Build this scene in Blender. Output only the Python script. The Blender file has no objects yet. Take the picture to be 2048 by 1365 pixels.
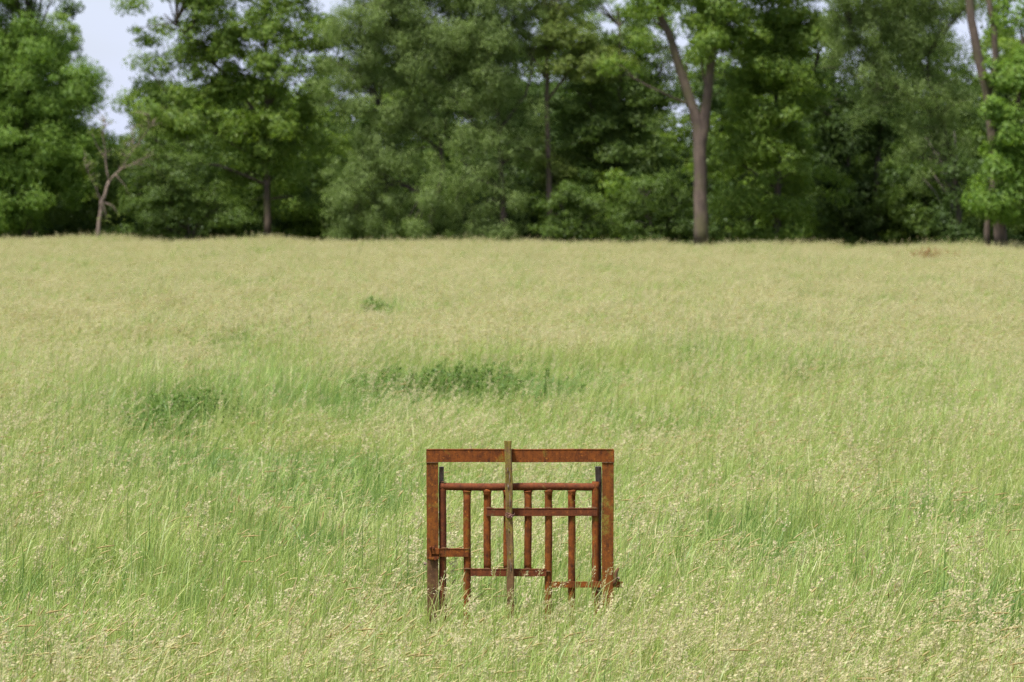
import bpy, bmesh, math, random
import numpy as np
from mathutils import Vector, Matrix

R = math.radians
random.seed(11)
rng = np.random.default_rng(11)
scene = bpy.context.scene
COL = scene.collection

# ------------------------------------------------------------------ camera
CAM_H = 3.47                      # the lens stands on a bank above the meadow
GATE_Y = 24.6                     # metres to the gate
FPX = 135.0 / 36.0 * 2048.0
HORIZON = 366.0
cd = bpy.data.cameras.new("camera")
cd.sensor_width = 36.0
cd.lens = 135.0
cd.clip_start = 0.1
cd.clip_end = 6000.0
cam = bpy.data.objects.new("camera", cd)
COL.objects.link(cam)
cam.location = (0, 0, CAM_H)
cam.rotation_euler = (R(90) - math.atan((682.5 - HORIZON) / FPX), 0, 0)
cd.dof.use_dof = True
cd.dof.focus_distance = GATE_Y + 0.3
cd.dof.aperture_fstop = 4.7
cd.dof.aperture_blades = 9
scene.camera = cam

# ------------------------------------------------------------------ sky, sun, exposure
SUN_EL, SUN_AZ = R(66), R(-138)    # azimuth clockwise from +Y (view direction): from the left, a little behind the camera
world = bpy.data.worlds.new("World")
scene.world = world
world.use_nodes = True
nt = world.node_tree
nt.nodes.clear()
wo = nt.nodes.new("ShaderNodeOutputWorld")
bg = nt.nodes.new("ShaderNodeBackground")
sky = nt.nodes.new("ShaderNodeTexSky")
sky.sky_type = 'NISHITA'
sky.sun_disc = False
sky.sun_elevation = SUN_EL
sky.sun_rotation = SUN_AZ
sky.air_density = 1.0
sky.dust_density = 1.5
tc = nt.nodes.new("ShaderNodeTexCoord")
mp = nt.nodes.new("ShaderNodeMapping")
mp.inputs['Scale'].default_value = (1.0, 1.0, 3.0)
cl = nt.nodes.new("ShaderNodeTexNoise")
cl.inputs['Scale'].default_value = 5.0
cl.inputs['Detail'].default_value = 6.0
cl.inputs['Roughness'].default_value = 0.55
cr = nt.nodes.new("ShaderNodeValToRGB")
cr.color_ramp.elements[0].position = 0.30
cr.color_ramp.elements[0].color = (0.50, 0.50, 0.50, 1)
cr.color_ramp.elements[1].position = 0.68
cr.color_ramp.elements[1].color = (0.97, 0.97, 0.97, 1)
mx = nt.nodes.new("ShaderNodeMix")
mx.data_type = 'RGBA'
mx.inputs[7].default_value = (4.9, 5.35, 6.9, 1)
L = nt.links.new
L(tc.outputs['Generated'], mp.inputs['Vector'])
L(mp.outputs['Vector'], cl.inputs['Vector'])
L(cl.outputs['Fac'], cr.inputs['Fac'])
L(cr.outputs['Color'], mx.inputs[0])
L(sky.outputs['Color'], mx.inputs[6])
L(mx.outputs[2], bg.inputs['Color'])
bg.inputs['Strength'].default_value = 0.10
L(bg.outputs['Background'], wo.inputs['Surface'])

sd = bpy.data.lights.new("sun", 'SUN')
sd.energy = 5.0
sd.angle = R(9)
sd.color = (1.0, 0.955, 0.88)
sun = bpy.data.objects.new("sun", sd)
COL.objects.link(sun)
sdir = Vector((math.sin(SUN_AZ) * math.cos(SUN_EL), math.cos(SUN_AZ) * math.cos(SUN_EL), math.sin(SUN_EL)))
sun.rotation_euler = sdir.to_track_quat('Z', 'Y').to_euler()
sun.location = (0, 0, 60)

vs = scene.view_settings
vs.view_transform = 'Standard'
vs.look = 'None'
vs.exposure = 0.70
vs.gamma = 1.0
vs.use_curve_mapping = False
scene.render.engine = 'CYCLES'
cy = scene.cycles
cy.max_bounces = 5
cy.diffuse_bounces = 3
cy.glossy_bounces = 2
cy.transmission_bounces = 5
cy.transparent_max_bounces = 4
cy.use_denoising = True
cy.denoising_prefilter = 'NONE'
cy.denoising_input_passes = 'RGB_ALBEDO_NORMAL'
cy.use_adaptive_sampling = True
cy.adaptive_threshold = 0.02
cy.caustics_reflective = False
cy.caustics_refractive = False


# ------------------------------------------------------------------ helpers
def tag(o, label=None, cat=None, group=None, kind=None):
    if label: o['label'] = label
    if cat: o['category'] = cat
    if group: o['group'] = group
    if kind: o['kind'] = kind
    return o


def at(px, py, Y):
    """a point of the place from its bearing in the survey picture and its distance Y"""
    k = Y / FPX
    return Vector(((px - 1024.0) * k, Y, CAM_H - (py - HORIZON) * k))


def empty(name, loc):
    o = bpy.data.objects.new(name, None)
    o.location = loc
    o.empty_display_size = 0.2
    COL.objects.link(o)
    return o


def mesh_np(name, verts, faces_flat, counts, mat, smooth=False):
    """mesh from numpy: verts (n,3), flat index list, loop count per face"""
    me = bpy.data.meshes.new(name)
    verts = np.asarray(verts, np.float32)
    faces_flat = np.asarray(faces_flat, np.int32)
    counts = np.asarray(counts, np.int32)
    me.vertices.add(len(verts)); me.vertices.foreach_set('co', verts.ravel())
    me.loops.add(len(faces_flat)); me.loops.foreach_set('vertex_index', faces_flat)
    me.polygons.add(len(counts))
    me.polygons.foreach_set('loop_start', np.concatenate(([0], np.cumsum(counts)[:-1])).astype(np.int32))
    me.polygons.foreach_set('loop_total', counts)
    if smooth:
        me.polygons.foreach_set('use_smooth', np.ones(len(counts), bool))
    me.update(calc_edges=True)
    for m in (mat if isinstance(mat, (list, tuple)) else [mat]):
        me.materials.append(m)
    return me


def link(name, me, parent=None, loc=None):
    o = bpy.data.objects.new(name, me)
    COL.objects.link(o)
    if parent is not None:
        o.parent = parent
        o.location = -parent.location if loc is None else loc
        if parent.parent is not None and loc is None:
            o.location = (0, 0, 0)
            o.matrix_parent_inverse = Matrix.Identity(4)
            w = Vector(parent.location) + Vector(parent.parent.location)
            o.location = -w
    elif loc is not None:
        o.location = loc
    return o


class MB:
    """collects tubes, bars and plates in world coordinates into one mesh"""
    def __init__(s): s.v = []; s.f = []
    def add(s, v, f):
        n = len(s.v); s.v += [tuple(p) for p in v]; s.f += [tuple(i + n for i in q) for q in f]
    def tube(s, pts, rad, seg=8, cap=True):
        pts = [Vector(p) for p in pts]
        n = len(pts); vv = []; prev = None
        for i, p in enumerate(pts):
            t = (pts[min(i + 1, n - 1)] - pts[max(i - 1, 0)]).normalized()
            a = prev if prev is not None else (Vector((0, 1, 0)) if abs(t.y) < 0.9 else Vector((1, 0, 0)))
            u = (a - t * a.dot(t)).normalized(); w = t.cross(u); prev = u
            r = rad[i] if isinstance(rad, (list, tuple)) else rad
            for k in range(seg):
                an = 2 * math.pi * k / seg
                vv.append(p + (u * math.cos(an) + w * math.sin(an)) * r)
        ff = []
        for i in range(n - 1):
            for k in range(seg):
                k2 = (k + 1) % seg
                ff.append((i * seg + k, i * seg + k2, (i + 1) * seg + k2, (i + 1) * seg + k))
        if cap:
            ff.append(tuple(range(seg - 1, -1, -1))); ff.append(tuple((n - 1) * seg + k for k in range(seg)))
        s.add(vv, ff)
    def box(s, lo, hi):
        x0, y0, z0 = lo; x1, y1, z1 = hi
        v = [(x0, y0, z0), (x1, y0, z0), (x1, y1, z0), (x0, y1, z0), (x0, y0, z1), (x1, y0, z1), (x1, y1, z1), (x0, y1, z1)]
        s.add(v, [(0, 3, 2, 1), (4, 5, 6, 7), (0, 1, 5, 4), (1, 2, 6, 5), (2, 3, 7, 6), (3, 0, 4, 7)])
    def build(s, name, mat, parent=None, smooth=False, bevel=0.0, rough=0.0):
        me = bpy.data.meshes.new(name)
        me.from_pydata(s.v, [], s.f)
        me.materials.append(mat)
        if bevel or rough:
            bm = bmesh.new(); bm.from_mesh(me)
            if bevel:
                bmesh.ops.bevel(bm, geom=[e for e in bm.edges if e.calc_length() > 0.01 and len(e.link_faces) == 2 and e.calc_face_angle(0) > 0.6],
                                offset=bevel, segments=1, affect='EDGES')
            bm.to_mesh(me); bm.free()
        if smooth:
            me.polygons.foreach_set('use_smooth', np.ones(len(me.polygons), bool))
        me.update()
        return link(name, me, parent)


# ------------------------------------------------------------------ materials
def new_mat(name):
    m = bpy.data.materials.new(name); m.use_nodes = True
    m.node_tree.nodes.clear()
    return m, m.node_tree


def N(t, kind, **inp):
    n = t.nodes.new(kind)
    for k, v in inp.items():
        n.inputs[k.replace('_', ' ')].default_value = v
    return n


def ramp(t, stops, fac=None):
    n = t.nodes.new("ShaderNodeValToRGB")
    e = n.color_ramp.elements
    while len(e) < len(stops): e.new(0.5)
    for i, (p, c) in enumerate(stops):
        e[i].position = p
        e[i].color = (c[0], c[1], c[2], 1) if isinstance(c, (tuple, list)) else (c, c, c, 1)
    if fac is not None: t.links.new(fac, n.inputs['Fac'])
    return n.outputs['Color']


def mixc(t, fac, a, b, blend='MIX'):
    n = t.nodes.new("ShaderNodeMix"); n.data_type = 'RGBA'; n.blend_type = blend
    for s, v in ((n.inputs[0], fac), (n.inputs[6], a), (n.inputs[7], b)):
        if isinstance(v, bpy.types.NodeSocket): t.links.new(v, s)
        elif isinstance(v, (tuple, list)): s.default_value = (v[0], v[1], v[2], 1)
        else: s.default_value = v
    return n.outputs[2]


def noise(t, vec, scale, detail=3.0, rough=0.55):
    n = N(t, "ShaderNodeTexNoise", Scale=scale, Detail=detail, Roughness=rough)
    if vec is not None: t.links.new(vec, n.inputs['Vector'])
    return n.outputs['Fac']


def leafy(name, cols, transl, trans_fac=0.4, patch=None, patch_scale=0.12, gloss=0.05, rough=0.5):
    """thin leaf material: diffuse + translucent + slight sheen, varied from leaf to leaf and over the place"""
    m, t = new_mat(name)
    geo = t.nodes.new("ShaderNodeNewGeometry")
    col = ramp(t, [(i / (len(cols) - 1), c) for i, c in enumerate(cols)], geo.outputs['Random Per Island'])
    if patch:
        nz = noise(t, geo.outputs['Position'], patch_scale, 4.0)
        f = ramp(t, [(0.36, 0.0), (0.66, 1.0)], nz)
        col = mixc(t, f, col, mixc(t, 0.6, col, patch))
    d = N(t, "ShaderNodeBsdfDiffuse"); t.links.new(col, d.inputs['Color'])
    tr = N(t, "ShaderNodeBsdfTranslucent")
    t.links.new(mixc(t, 1.0, col, transl, 'MULTIPLY'), tr.inputs['Color'])
    a = t.nodes.new("ShaderNodeMixShader"); a.inputs[0].default_value = trans_fac
    t.links.new(d.outputs[0], a.inputs[1]); t.links.new(tr.outputs[0], a.inputs[2])
    g = N(t, "ShaderNodeBsdfGlossy", Roughness=rough); g.inputs['Color'].default_value = (0.9, 0.95, 1, 1)
    b = t.nodes.new("ShaderNodeMixShader"); b.inputs[0].default_value = gloss
    t.links.new(a.outputs[0], b.inputs[1]); t.links.new(g.outputs[0], b.inputs[2])
    o = t.nodes.new("ShaderNodeOutputMaterial"); t.links.new(b.outputs[0], o.inputs['Surface'])
    return m


def bark(name, c0, c1, moss=None):
    m, t = new_mat(name)
    geo = t.nodes.new("ShaderNodeNewGeometry")
    mpn = N(t, "ShaderNodeMapping"); mpn.inputs['Scale'].default_value = (9, 9, 1.4)
    t.links.new(geo.outputs['Position'], mpn.inputs['Vector'])
    nz = noise(t, mpn.outputs['Vector'], 1.3, 6.0, 0.65)
    col = ramp(t, [(0.3, c0), (0.7, c1)], nz)
    big = noise(t, geo.outputs['Position'], 1.7, 3.0)
    col = mixc(t, ramp(t, [(0.42, 0.0), (0.62, 0.6)], big), col, c0)
    if moss:
        n2 = noise(t, geo.outputs['Position'], 0.9, 4.0)
        col = mixc(t, ramp(t, [(0.5, 0.0), (0.68, 0.7)], n2), col, moss)
    p = N(t, "ShaderNodeBsdfPrincipled", Roughness=0.9)
    t.links.new(col, p.inputs['Base Color'])
    bp = N(t, "ShaderNodeBump", Strength=0.8, Distance=0.05)
    t.links.new(nz, bp.inputs['Height']); t.links.new(bp.outputs[0], p.inputs['Normal'])
    o = t.nodes.new("ShaderNodeOutputMaterial"); t.links.new(p.outputs[0], o.inputs['Surface'])
    return m


def rust(name, base, hi, dark, lichen=0.35, lichen_col=(0.22, 0.20, 0.05), streak=True, seed=0.0):
    m, t = new_mat(name)
    geo = t.nodes.new("ShaderNodeNewGeometry")
    of = N(t, "ShaderNodeMapping"); of.inputs['Location'].default_value = (seed * 3.1, seed * 1.7, seed)
    t.links.new(geo.outputs['Position'], of.inputs['Vector'])
    P = of.outputs['Vector']
    st = N(t, "ShaderNodeMapping"); st.inputs['Scale'].default_value = (55, 55, 5)
    t.links.new(P, st.inputs['Vector'])
    fine = noise(t, P, 170, 3.0, 0.7)
    mid = noise(t, P, 22, 5.0, 0.6)
    stre = noise(t, st.outputs['Vector'], 1.0, 4.0, 0.6)
    c = ramp(t, [(0.25, dark), (0.48, base), (0.78, hi)], mid)
    c = mixc(t, ramp(t, [(0.42, 0.0), (0.72, 0.65)], stre), c, hi if streak else dark)
    c = mixc(t, ramp(t, [(0.52, 0.0), (0.70, 0.55)], fine), c, dark)
    sp = noise(t, P, 46, 4.0, 0.7)
    c = mixc(t, ramp(t, [(0.60, 0.0), (0.68, 0.75)], sp), c, (min(1, hi[0] * 1.5), hi[1] * 1.75, hi[2] * 2.0))
    c = mixc(t, ramp(t, [(0.30, 0.8), (0.40, 0.0)], sp), c, dark)
    lf = noise(t, P, 7.0, 6.0, 0.68)
    lspk = noise(t, P, 110, 2.0, 0.6)
    m1 = t.nodes.new("ShaderNodeMath"); m1.operation = 'MULTIPLY'
    t.links.new(ramp(t, [(0.62 - 0.16 * lichen, 0.0), (0.68 - 0.14 * lichen, 1.0)], lf), m1.inputs[0])
    t.links.new(ramp(t, [(0.40, 0.15), (0.60, 1.0)], lspk), m1.inputs[1])
    m2 = t.nodes.new("ShaderNodeMath"); m2.operation = 'MULTIPLY'; m2.inputs[1].default_value = min(1.0, 0.45 + lichen)
    t.links.new(m1.outputs[0], m2.inputs[0])
    c = mixc(t, m2.outputs[0], c, lichen_col)
    p = N(t, "ShaderNodeBsdfPrincipled", Roughness=0.82)
    p.inputs['Specular IOR Level'].default_value = 0.25
    t.links.new(c, p.inputs['Base Color'])
    bp = N(t, "ShaderNodeBump", Strength=0.55, Distance=0.003)
    t.links.new(fine, bp.inputs['Height']); t.links.new(bp.outputs[0], p.inputs['Normal'])
    o = t.nodes.new("ShaderNodeOutputMaterial"); t.links.new(p.outputs[0], o.inputs['Surface'])
    return m


M = {}
M['rust'] = rust('rusted_steel', (0.118, 0.031, 0.0050), (0.255, 0.070, 0.008), (0.028, 0.009, 0.004), 0.30, (0.200, 0.150, 0.018))
M['rust_post'] = rust('rusted_steel_post', (0.122, 0.036, 0.0055), (0.250, 0.076, 0.009), (0.034, 0.012, 0.005), 0.50, (0.190, 0.150, 0.022), seed=2.3)
M['rust_red'] = rust('rusted_steel_reddish', (0.100, 0.026, 0.0085), (0.175, 0.046, 0.012), (0.040, 0.013, 0.007), 0.15, (0.19, 0.15, 0.05), seed=5.1)
M['rust_brown'] = rust('rusted_steel_brown', (0.095, 0.045, 0.019), (0.140, 0.070, 0.030), (0.045, 0.021, 0.010), 0.25, seed=8.4)
M['tar'] = rust('blackened_timber', (0.175, 0.125, 0.095), (0.310, 0.235, 0.185), (0.050, 0.036, 0.028), 0.0, seed=4.4)
M['lichen_wood'] = rust('lichen_wood', (0.120, 0.062, 0.026), (0.200, 0.115, 0.050), (0.038, 0.021, 0.011), 0.85, (0.190, 0.150, 0.022), seed=9.2)
M['wire'] = rust('old_wire', (0.160, 0.070, 0.055), (0.30, 0.16, 0.13), (0.05, 0.03, 0.02), 0.0, seed=1.2)

GREENS = [(0.180, 0.300, 0.055), (0.245, 0.370, 0.072), (0.300, 0.400, 0.095), (0.200, 0.330, 0.100), (0.390, 0.415, 0.140), (0.235, 0.345, 0.085), (0.540, 0.500, 0.250), (0.150, 0.245, 0.060)]
M['blade'] = leafy('grass_blade', GREENS, (1.05, 1.1, 0.7), 0.34, patch=(0.40, 0.43, 0.140), patch_scale=0.16, gloss=0.02, rough=0.45)
M['lush'] = leafy('grass_lush', [(0.125, 0.215, 0.050), (0.170, 0.270, 0.062), (0.215, 0.310, 0.078), (0.145, 0.240, 0.075)], (1.05, 1.1, 0.7), 0.40, gloss=0.02, rough=0.45)
M['panicle'] = leafy('seed_panicle', [(0.52, 0.48, 0.25), (0.62, 0.58, 0.35), (0.56, 0.46, 0.31), (0.47, 0.49, 0.23), (0.58, 0.51, 0.32)], (1, 0.98, 0.8), 0.45, gloss=0.01)
M['foxtail'] = leafy('seed_foxtail', [(0.48, 0.42, 0.19), (0.42, 0.32, 0.12), (0.54, 0.49, 0.25), (0.44, 0.42, 0.17), (0.40, 0.31, 0.13), (0.52, 0.46, 0.22)], (1, 0.95, 0.8), 0.40, gloss=0.01)
M['stem'] = leafy('grass_stem', [(0.30, 0.38, 0.11), (0.40, 0.43, 0.15), (0.48, 0.45, 0.19)], (1, 1, 0.7), 0.40, gloss=0.03)
M['weed'] = leafy('weed_leaf', [(0.080, 0.150, 0.030), (0.112, 0.190, 0.040), (0.145, 0.220, 0.050)], (1, 1.1, 0.6), 0.40, gloss=0.01)
M['dock'] = leafy('dock_seed', [(0.290, 0.150, 0.055), (0.340, 0.210, 0.080), (0.240, 0.170, 0.065)], (1, 0.9, 0.7), 0.25, gloss=0.02)


def soil_mat():
    m, t = new_mat('meadow_soil')
    geo = t.nodes.new("ShaderNodeNewGeometry")
    a = noise(t, geo.outputs['Position'], 0.35, 5.0)
    b = noise(t, geo.outputs['Position'], 14.0, 4.0, 0.7)
    c = ramp(t, [(0.3, (0.075, 0.090, 0.028)), (0.7, (0.110, 0.120, 0.040))], a)
    c = mixc(t, ramp(t, [(0.4, 0.0), (0.7, 0.7)], b), c, (0.060, 0.046, 0.025))
    p = N(t, "ShaderNodeBsdfPrincipled", Roughness=1.0); t.links.new(c, p.inputs['Base Color'])
    p.inputs['Specular IOR Level'].default_value = 0.1
    bp = N(t, "ShaderNodeBump", Strength=0.6, Distance=0.05)
    t.links.new(b, bp.inputs['Height']); t.links.new(bp.outputs[0], p.inputs['Normal'])
    o = t.nodes.new("ShaderNodeOutputMaterial"); t.links.new(p.outputs[0], o.inputs['Surface'])
    return m


M['soil'] = soil_mat()


# ------------------------------------------------------------------ ground
def tree_line(px):                      # distance of the wood's edge; it comes nearer to the right
    return 188.0 - 25.0 * px / 2048.0


def ground_z(x, y):
    x = np.asarray(x, float); y = np.asarray(y, float)
    near = np.clip((y - 27.0) / 20.0, 0, 1)
    far = np.clip((125.0 - y) / 70.0, 0, 1)
    u = 0.07 * np.sin(x * 0.21 + 1.3) * np.sin(y * 0.105 + 0.4) + 0.05 * np.sin(x * 0.47 + y * 0.23)
    return u * near * far


def ground_sheet():
    xs = np.concatenate(([-3000, -900, -300, -120], np.linspace(-60, 60, 61), [120, 300, 900, 3000]))
    ys = np.concatenate(([-600, -100], np.linspace(0, 260, 131), [400, 900, 2000, 5000]))
    X, Y = np.meshgrid(xs, ys)
    Z = ground_z(X, Y)
    # the bank under the photographer
    Z = Z + np.where(np.abs(X) < 200, 1.85, 1.85) * np.clip((6.0 - Y) / 4.0, 0, 1) ** 1.5 * (Y < 6.0)
    v = np.stack([X, Y, Z], -1).reshape(-1, 3)
    nx, ny = len(xs), len(ys)
    i = (np.arange(ny - 1)[:, None] * nx + np.arange(nx - 1)[None, :]).ravel()
    f = np.stack([i, i + 1, i + nx + 1, i + nx], -1)
    me = mesh_np('meadow_ground', v, f.ravel(), np.full(len(f), 4), M['soil'], True)
    return tag(link('meadow_ground', me), 'level meadow soil under the long grass', None, None, 'structure')


ground_sheet()

# ------------------------------------------------------------------ trees
def vnoise3(p, seed):
    """cheap smooth value field for breaking up crowns"""
    r = np.random.default_rng(seed)
    s = np.zeros(len(p))
    for k in range(7):
        w = r.normal(0, 1, 3) * (0.7 + 0.35 * k)
        s += np.sin(p @ w + r.uniform(0, 6.28)) / (1 + 0.35 * k)
    return s / 3.0


def leaves(centres, normals, size, aspect, r, droop=0.0, up=0.5):
    """diamond leaves (two triangles folded on the midrib) at the centres"""
    n = len(centres)
    nor = normals + r.normal(0, 0.55, (n, 3)) + np.array([0, 0, up])
    nor /= np.linalg.norm(nor, axis=1, keepdims=True) + 1e-9
    d = r.normal(0, 1, (n, 3)); d[:, 2] -= droop * 2.2
    d -= nor * (d * nor).sum(1, keepdims=True)
    d /= np.linalg.norm(d, axis=1, keepdims=True) + 1e-9
    w = np.cross(nor, d)
    s = size * r.uniform(0.65, 1.3, (n, 1))
    a, b = d * s * 0.5, w * s * 0.5 * aspect
    v = np.stack([centres - a, centres + b + nor * s * 0.10, centres + a, centres - b + nor * s * 0.10], 1).reshape(-1, 3)
    f = np.arange(4 * n)
    return v, f, np.full(n, 4)


def crown_points(blobs, Y, per_m3, r, clump_r, flat, shell, hang, gap, seed):
    """leaf centres gathered in clumps through the crown's ellipsoids; returns centres, outward normals, clump centres"""
    C, NN, CC = [], [], []
    for bi, bl in enumerate(blobs):
        px, py, rx, rz = bl[:4]
        dens = bl[4] if len(bl) > 4 else 1.0
        dy = bl[5] if len(bl) > 5 else 0.0
        k = Y / FPX
        c = np.array(at(px, py, Y + dy))
        ax = np.array([rx * k, (rx + rz) * 0.5 * k * 0.85, rz * k])
        vol = 4.19 * ax.prod()
        nl = int(vol * per_m3 * dens * 4.6)
        nc = max(4, int(vol / (4.19 * clump_r ** 3 * flat) * 1.15 * (0.45 + 0.55 * dens)))
        u = r.normal(0, 1, (nc, 3)); u /= np.linalg.norm(u, axis=1, keepdims=True)
        rad = r.uniform(0, 1, (nc, 1)) ** shell
        cc = c + u * rad * ax * r.uniform(0.86, 1.16, (nc, 1))
        CC.append(cc)
        cs = clump_r * (0.45 + 1.35 * r.uniform(0, 1, nc) ** 1.6)
        pk = cs ** 2; pk /= pk.sum()
        idx = r.choice(nc, nl, p=pk)
        g = r.normal(0, 1, (nl, 3)); g /= np.linalg.norm(g, axis=1, keepdims=True)
        g *= r.uniform(0, 1, (nl, 1)) ** 0.45
        off = g * cs[idx, None] * np.array([1, 1, flat])
        if hang:
            off[:, 2] -= hang * cs[idx] * (r.uniform(0, 1, nl) ** 1.4) * 2.0
        else:
            off[:, 2] -= 0.22 * (off[:, 0] ** 2 + off[:, 1] ** 2) / cs[idx]
        p = cc[idx] + off
        out = (p - c) / ax
        nn = g * 0.75 + out * 0.55
        C.append(p); NN.append(nn)
    C = np.concatenate(C); NN = np.concatenate(NN); CC = np.concatenate(CC)
    keep = (vnoise3(C, seed) > gap) & (C[:, 2] > 0.15)
    return C[keep], NN[keep], CC


BARKS = {
    'pale': bark('bark_pale', (0.130, 0.096, 0.076), (0.285, 0.215, 0.170)),
    'grey': bark('bark_grey', (0.050, 0.034, 0.026), (0.160, 0.116, 0.090), (0.09, 0.085, 0.032)),
    'dark': bark('bark_dark', (0.040, 0.030, 0.024), (0.095, 0.070, 0.055), (0.05, 0.06, 0.025)),
}
LEAF = {
    'bright': leafy('leaf_bright', [(0.095, 0.180, 0.024), (0.140, 0.235, 0.034), (0.190, 0.285, 0.046)], (1.15, 1.2, 0.6), 0.42, gloss=0.012),
    'maple': leafy('leaf_maple', [(0.095, 0.165, 0.022), (0.140, 0.220, 0.032), (0.195, 0.265, 0.046)], (1.15, 1.2, 0.6), 0.42, gloss=0.012),
    'willow': leafy('leaf_willow', [(0.125, 0.185, 0.048), (0.172, 0.240, 0.066), (0.220, 0.285, 0.092)], (1.05, 1.15, 0.75), 0.40, gloss=0.012),
    'olive': leafy('leaf_olive', [(0.115, 0.170, 0.030), (0.160, 0.215, 0.042), (0.195, 0.240, 0.058)], (1.1, 1.15, 0.7), 0.40, gloss=0.012),
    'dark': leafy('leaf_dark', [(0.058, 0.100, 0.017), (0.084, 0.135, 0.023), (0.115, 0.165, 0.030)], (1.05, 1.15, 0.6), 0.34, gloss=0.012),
    'deep': leafy('leaf_deep_shade', [(0.036, 0.064, 0.013), (0.050, 0.086, 0.018), (0.068, 0.105, 0.023)], (1.05, 1.15, 0.6), 0.27, gloss=0.010),  # inner wood foliage: its shade is put into the leaf colour, darker and less translucent
}


def limb(mb, pts, r0, r1, wob, r, seg=7):
    pts = [Vector(p) for p in pts]
    if isinstance(r0, (list, tuple)):
        mb.tube(pts, list(r0), 12)
        return
    # subdivide and wobble
    out = []
    for a, b in zip(pts[:-1], pts[1:]):
        for s in (0.0, 0.5):
            q = a.lerp(b, s)
            if out: q = q + Vector(r.normal(0, wob, 3))
            out.append(q)
    out.append(pts[-1])
    n = len(out)
    mb.tube(out, [r0 + (r1 - r0) * (i / (n - 1)) ** 0.8 for i in range(n)], seg)


def tree(name, label, cat, px, off, limbs, blobs, leaf, barkk, per_m3=150, size=0.15, aspect=0.62, clump=0.55,
         flat=0.55, shell=0.42, hang=0.0, gap=-9.0, twigs=0.5, seed=1, droop=0.0, up=0.5, group=None):
    r = np.random.default_rng(seed)
    Y = tree_line(px) + off
    base = at(px, 0, Y); base.z = 0
    root = empty(name, base)
    tag(root, label, cat, group)
    mb = MB()
    k = Y / FPX
    for pts, r0, r1 in limbs:
        limb(mb, [at(p[0], p[1], Y + (p[2] if len(p) > 2 else 0)) for p in pts], [q * k for q in r0] if isinstance(r0, list) else r0 * k, r1 * k, 0.02, r, 10)
        if isinstance(r0, list): r0 = r0[0]
        if pts[0][1] > 450:      # root flare into the soil
            b0 = at(pts[0][0], pts[0][1], Y)
            mb.tube([Vector((b0.x, Y, -0.2)), Vector((b0.x, Y, 0.25)), b0 + Vector((0, 0, 0.05))], [r0 * k * 1.5, r0 * k * 1.15, r0 * k], 10)
    if blobs:
        C, NN, CC = crown_points(blobs, Y, per_m3, r, clump, flat, shell, hang, gap, seed)
        # branches: from the nearest limb point to clump centres
        src = []
        for pts, r0, r1 in limbs:
            for a, b in zip(pts[:-1], pts[1:]):
                for s in (0.0, 0.33, 0.66):
                    q = at(a[0] + (b[0] - a[0]) * s, a[1] + (b[1] - a[1]) * s, Y)
                    src.append((q, r1 * k))
        S = np.array([tuple(q) for q, _ in src])
        if S[:, 2].max() > 5: S = S[S[:, 2] > 2.4]
        pick = r.choice(len(CC), int(len(CC) * twigs), replace=False)
        for i in pick:
            c = CC[i]
            dd = np.linalg.norm((S - c) * np.array([1, 1, 1.0]), axis=1) + np.where(S[:, 2] > c[2] - 0.1, 2.5, 0)
            j = int(dd.argmin())
            a = Vector(S[j]); b = Vector(c)
            ln = (b - a).length
            mid = a.lerp(b, 0.5) + Vector((0, 0, 0.16 * ln)) + Vector(r.normal(0, 0.06 * ln, 3))
            t0 = min(0.05, 0.012 + 0.009 * ln)
            mb.tube([a, a.lerp(mid, 0.5) + Vector((0, 0, 0.03 * ln)), mid, mid.lerp(b, 0.5) + Vector((0, 0, 0.02 * ln)), b], [t0, t0 * 0.85, t0 * 0.65, t0 * 0.45, t0 * 0.2], 4, False)
        mb.build('trunk', BARKS[barkk], root, smooth=True)
        v, f, c = leaves(C, NN, size * 0.80, aspect, r, droop, up)
        me = mesh_np('crown', v - np.array(base), f, c, LEAF[leaf])
        o = link('crown', me, root, (0, 0, 0))
    else:
        mb.build('trunk', BARKS[barkk], root, smooth=True)
    return root


G = 'trees along the edge of the wood'
tree('broadleaf_tree', 'full round bright green broadleaf tree at the left edge of the photo', 'tree', 55, 0,
     [([(55, 478), (57, 400), (52, 300), (60, 180), (70, 60)], 11, 3), ([(55, 330), (110, 240), (160, 180)], 5, 2), ([(54, 300), (0, 230), (-50, 160)], 5, 2)],
     [(20, 70, 105, 95), (100, 150, 95, 95), (160, 190, 55, 70, 0.9), (30, 260, 140, 105), (150, 265, 68, 80), (-70, 160, 110, 120), (60, 385, 100, 75), (-50, 390, 110, 85), (110, 330, 75, 65), (30, -60, 110, 80)],
     'bright', 'dark', 110, 0.16, clump=0.70, flat=0.7, seed=21, group=G)

tree('crooked_small_tree', 'small crooked pale-barked tree, nearly bare, beside the gap of open sky', 'tree', 197, -7,
     [([(197, 485), (199, 440), (203, 405), (212, 385), (219, 362)], 3.9, 2.7), ([(219, 362), (213, 330), (210, 300), (206, 270), (212, 235)], 1.9, 0.6),
      ([(219, 364), (236, 345), (252, 325), (266, 305), (290, 272), (312, 240)], 2.0, 0.5), ([(240, 341), (262, 330), (285, 322), (310, 300)], 1.2, 0.4), ([(203, 405), (190, 372), (176, 345), (168, 318)], 0.9, 0.35),
      ([(266, 305), (268, 280), (262, 255)], 1.2, 0.4), ([(212, 320), (198, 300), (186, 270)], 1.2, 0.4), ([(290, 272), (300, 250), (298, 225)], 0.9, 0.3), ([(232, 349), (250, 370), (262, 395)], 0.9, 0.3)],
     [(205, 245, 38, 30, 0.35), (295, 250, 40, 35, 0.35), (175, 320, 25, 28, 0.3), (265, 275, 25, 25, 0.35), (240, 310, 45, 35, 0.22), (280, 310, 40, 30, 0.25), (190, 360, 25, 30, 0.25), (220, 430, 22, 25, 0.3)],
     'olive', 'pale', 60, 0.13, clump=0.3, seed=22, twigs=0.9, group=G)

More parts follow.
